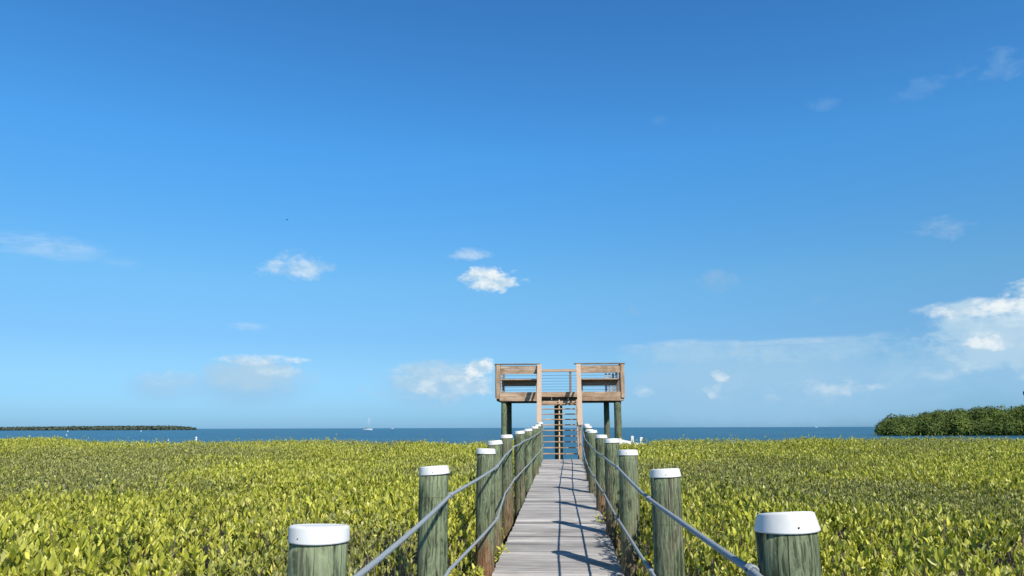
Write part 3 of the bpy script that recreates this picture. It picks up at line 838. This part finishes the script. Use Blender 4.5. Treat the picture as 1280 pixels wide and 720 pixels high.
    for xb, xt in ((-.80, -.868), (.50, .533)):
        beam('handrail', Vector((xb, 24.30, zhb)) + off, Vector((xt, FY - .03, zht)) + off, .155, .040, M['tan_y'], T)
        bb('guard_board', (xb + math.copysign(.055, xb) * 0, 24.42, zhb - .10), (xt, FY - .06, zht - .10), .038, .13, M['tan_y'])
        bb('guard_board', (xb, 24.42, zhb - .52), (xt, FY - .06, zht - .52), .038, .11, M['tan_y'])
        bx('newel', (xb - .045, 24.36, deckz(24.4) - 1.2), (xb + .045, 24.45, zhb - .035), M['old_z'])
        ym = (24.4 + FY) / 2; xm = (xb + xt) / 2; zm = (zhb + zht) / 2
        bx('newel', (xm - .04, ym - .045, zm - 1.2), (xm + .04, ym + .045, zm - .045), M['old_z'])
tower()

# ------------------------------------------------------------------ white railing beside the tower
def white_railing():
    r = empty('white_railing', (2.3, 26.0, 0)); tag(r, 'short white painted railing sloping down beside the right leg of the tower', 'railing')
    off = Vector((-2.3, -26.0, 0))
    beam('rail_board', Vector((1.80, 25.80, EYE - .46)) + off, Vector((2.66, 26.22, EYE - .645)) + off, .045, .165, M['white'], r)
    for x, y, z in ((2.265, 26.07, -.283), (2.575, 26.22, -.325), (1.84, 25.86, -.36)):
        box('post', Vector((x - .045, y - .045, -.4)) + off, Vector((x + .045, y + .045, EYE + z)) + off, M['white'], r)
white_railing()

# ------------------------------------------------------------------ islands
def island(name, label, cx, cy, prof, depth, nc, per, leaf, mat, crown, slant=0.5):
    """prof: list of (x, top height); crowns are packed over the footprint"""
    xs = np.array([p[0] for p in prof]); hs = np.array([p[1] for p in prof])
    P = []; D = []; N = []; TO = []; HU = []
    n_ = 0
    g = []
    cxs = rng.uniform(xs[0], xs[-1], nc); dep = rng.random(nc) ** 1.6 * depth
    tb = bmesh.new()
    for x, dy in zip(cxs, dep):
        if x < xs[0] + slant * dy: continue
        H = float(np.interp(x, xs, hs))
        r = crown * rng.uniform(.7, 1.25); r = min(r, max(H * .62, crown * .25))
        edge = (x - xs[0]) / crown
        front = min(dy / (crown * 1.2), 1.0)
        top = H * (0.62 + .42 * front) * rng.uniform(.76, 1.12)
        levels = max(1, int(round(top / (r * 1.1))))
        pushy = 1.0 * crown * math.exp(-edge / 2.0)
        for lv in range(levels):
            zc = top - r * .9 - lv * r * 1.05 if lv < levels - 1 else min(r * .75, top * .5)
            m = per
            u = unit(rng.normal(0, 1, (m, 3))); rad = r * (.72 + .36 * rng.random(m) ** .6)
            lump = 1 + .16 * np.sin(u[:, 0] * 5 + x) * np.cos(u[:, 2] * 6 + dy)
            p = u * (rad * lump)[:, None] * np.array([1.05, 1.05, .85]) + np.array([x, dy + pushy - (levels and 0) + rng.normal(0, .3), zc])
            ok = p[:, 2] > .05; p = p[ok]; u = u[ok]; m = len(p)
            P.append(p); N.append(unit(u + rng.normal(0, .38, (m, 3)))); D.append(unit(rng.normal(0, 1, (m, 3))))
            TO.append(np.full(m, rng.normal(.5, .16)) + .25 * u[:, 2] * 0 + rng.normal(0, .08, m)); HU.append(np.full(m, rng.uniform(0, .8)))
    P = np.concatenate(P); N = np.concatenate(N); D = np.concatenate(D)
    D = unit(D - N * (D * N).sum(1)[:, None])
    n = len(P); L = leaf * rng.uniform(.7, 1.4, n)
    o = leaf_mesh(name, [(P - D * (L * .5)[:, None], D, N, L, L * .8, np.concatenate(TO), np.concatenate(HU), 0)], mat)
    o.location = (cx, cy, 0)
    tag(o, label, 'island', kind='stuff')
    return o
k = 230 / 263.
island('mangrove_island', 'dark green mangrove island with bushy crowns on the water at the right', 0, 230,
       [(91, 2.2), (94, 3.2), (98, 4.3), (104, 5.2), (112, 6.3), (122, 7.2), (134, 7.9), (150, 8.1), (175, 8.6), (195, 7.0), (205, 3.0)],
       34, 620, 230, .42, M['far_leaf'], 2.4)
island('mangrove_island', 'thin low strip of grey green island along the horizon at the left', 0, 1500,
       [(-1500, 5.), (-1250, 5.3), (-1070, 6.6), (-970, 7.4), (-830, 7.6), (-795, 6.8), (-782, 3.5)],
       90, 3000, 16, 4.2, M['dist_leaf'], 5.0, 0.0)

# ------------------------------------------------------------------ things on and over the water
def sailboat():
    r = empty('sailboat', (-284.5, 1100, 0), R(4)); tag(r, 'white sailboat with bare mast riding on the horizon left of the tower', 'sailboat')
    bm = bmesh.new(); rows = []
    for i, t in enumerate(np.linspace(0, 1, 13)):
        x = -6.2 + 12.4 * t; w = 1.9 * (math.sin(math.pi * min(1, .18 + t * .82)) ** .6 if t < 1 else 0.02); sh = 1.35 + .35 * t ** 2
        w = max(w, .03)
        rows.append([bm.verts.new(v) for v in ((x, -w, sh), (x - .1, -w * .85, .45), (x - .2, -w * .35, -.35), (x - .2, w * .35, -.35), (x - .1, w * .85, .45), (x, w, sh))])
    for a, b in zip(rows[:-1], rows[1:]):
        for k2 in range(6): bm.faces.new((a[k2], a[(k2 + 1) % 6], b[(k2 + 1) % 6], b[k2]))
    bm.faces.new(rows[0]); bm.faces.new(rows[-1][::-1])
    from_bm('hull', bm, M['hull'], r)
    box('cabin', (-1.6, -1.0, 1.35), (2.6, 1.0, 2.0), M['hull'], r, .12)
    box('window', (-1.2, -1.02, 1.55), (2.2, -1.004, 1.82), M['glass'], r, 0)
    tube('mast', [(.8, 0, 1.9), (.8, 0, 17.6)], [.24, .17], M['mast'], r, 8)
    tube('boom', [(.7, 0, 3.0), (-3.8, 0, 2.9)], .10, M['mast'], r, 8)
    tube('furled_sail', [(.5, 0, 3.35), (-1.5, 0, 3.4), (-3.6, 0, 3.15)], [.28, .26, .14], M['canvas'], r, 8)
    box('bimini', (-4.6, -1.2, 2.9), (-2.8, 1.2, 3.05), M['canvas'], r, .04)
    for x in (-4.4, -3.0):
        for y in (-1.1, 1.1): tube('bimini_pole', [(x, y, 1.4), (x, y, 2.95)], .04, M['mast'], r, 6)
    tube('forestay', [(.8, 0, 17.3), (6.0, 0, 1.75)], .05, M['mast'], r, 5)
    tube('backstay', [(.8, 0, 17.3), (-6.0, 0, 1.4)], .03, M['mast'], r, 5)
sailboat()

def motorboat(loc, rz, label, sc=1.0):
    r = empty('motorboat', loc, rz); tag(r, label, 'boat')
    bm = bmesh.new(); rows = []
    for t in np.linspace(0, 1, 9):
        x = (-7 + 14 * t) * sc; w = max(.03, 2.2 * (1 - max(0, t - .45) ** 2 * 3.2)) * sc; sh = (1.3 + .9 * t * t) * sc
        rows.append([bm.verts.new(v) for v in ((x, -w, sh), (x, -w * .8, .1), (x, w * .8, .1), (x, w, sh))])
    for a, b in zip(rows[:-1], rows[1:]):
        for k2 in range(4): bm.faces.new((a[k2], a[(k2 + 1) % 4], b[(k2 + 1) % 4], b[k2]))
    bm.faces.new(rows[0]); bm.faces.new(rows[-1][::-1])
    from_bm('hull', bm, M['hull'], r)
    box('cabin', (-3 * sc, -1.4 * sc, 1.3 * sc), (2 * sc, 1.4 * sc, 3.2 * sc), M['hull'], r, .2)
    box('window', (-2.4 * sc, -1.44 * sc, 2.3 * sc), (1.6 * sc, -1.41 * sc, 2.9 * sc), M['glass'], r, 0)
motorboat((-566, 2500, 0), R(8), 'tiny white motorboat on the horizon just right of the sailboat', .62)
motorboat((1180, 3700, 0), R(-3), 'faint distant boat on the horizon between the tower and the right island', .9)

def marker():
    r = empty('marker_pole', (-26.55, 54, 0)); tag(r, 'thin white marker pole standing in the water behind the thicket at left', 'pole')
    tube('pole', [(0, 0, -.4), (0, 0, 1.92)], .055, M['white'], r, 12)
    bm = bmesh.new(); lathe_bm(bm, [(.075, 1.90), (.080, 1.93), (.060, 2.0), (.01, 2.03)], 12)
    from_bm('pole_cap', bm, M['white'], r, smooth=True)
marker()

def buoy(x, y, s, label):
    r = empty('crab_pot_buoy', (x, y, 0)); tag(r, label, 'buoy', 'small white floats scattered on the water')
    bm = bmesh.new()
    lathe_bm(bm, [(.02, -.15), (.15, -.05), (.20, .08), (.15, .22), (.03, .30)], 12)
    f = from_bm('float', bm, M['buoy'], r, smooth=True); f.scale = (s, s, s)
    tube('stick', [(0, 0, .25 * s), (0, 0, .62 * s)], .02 * s, M['buoy'], r, 6)
buoy(-504, 750, 3.0, 'small white float in front of the left island, leftmost of the two nearest its shore')
buoy(-424, 745, 3.0, 'small white float in front of the left island near its right end')
buoy(-206, 306, 1.4, 'small white float on open water between the left shore thicket and the island, upper one')
buoy(-125, 189, .9, 'small white float on the water at far left, closer in than the others')
buoy(-88, 166, .8, 'small white float just beyond the left edge of the thicket near the marker pole')

def building():
    r = empty('tower_block', (250.9, 420, 0)); tag(r, 'dark slate tower block rising behind the right island, cut by the edge of the view', 'building')
    box('wall', (-4.8, -5, 0), (9, 7, EYE + 16.6), M['block'], r, .05)
    box('parapet', (-5.0, -5.2, EYE + 16.6), (9.2, 7.2, EYE + 18.4), M['block'], r, .05)
    box('pale_band', (-4.83, -5.03, EYE + 12.2), (9.03, 7.03, EYE + 13.4), M['band'], r, 0)
    for z in (4, 7.5, 11, 16.4):
        for x in (-3.4, -.4, 2.6, 5.6):
            w = box('window', (x, -5.06, z), (x + 1.6, -5.008, z + 1.7), M['glass'], r, 0)
building()

def bird():
    r = empty('bird', (-83.5, 218, EYE + 62.6), R(25)); tag(r, 'tiny dark bird gliding alone high in the blue sky at left', 'bird')
    bm = bmesh.new()
    L = [(-.38, .02), (-.26, .035), (-.05, .085), (.12, .075), (.24, .05), (.33, .03), (.40, .006)]
    tube_bm(bm, [(x, 0, 0) for x, _ in L], [w for _, w in L], 10)
    for s in (-1, 1):
        q = [(.10, 0.04 * s, .03), (.14, .38 * s, .13), (.05, .70 * s, .10), (-.12, .95 * s, .02), (-.04, .66 * s, .08), (-.08, .34 * s, .11), (-.10, .04 * s, .02)]
        up = [bm.verts.new(Vector(v) + Vector((0, 0, .008))) for v in q]; dn = [bm.verts.new(Vector(v) - Vector((0, 0, .008))) for v in q]
        bm.faces.new(up); bm.faces.new(dn[::-1])
        for i in range(len(q)):
            j = (i + 1) % len(q); bm.faces.new((up[i], up[j], dn[j], dn[i]))
    q = [(-.34, .03, 0), (-.56, .10, 0), (-.56, -.10, 0), (-.34, -.03, 0)]
    up = [bm.verts.new(Vector(v) + Vector((0, 0, .008))) for v in q]; dn = [bm.verts.new(Vector(v) - Vector((0, 0, .008))) for v in q]
    bm.faces.new(up); bm.faces.new(dn[::-1])
    for i in range(4):
        j = (i + 1) % 4; bm.faces.new((up[i], up[j], dn[j], dn[i]))
    from_bm('body', bm, M['bird'], r)
bird()
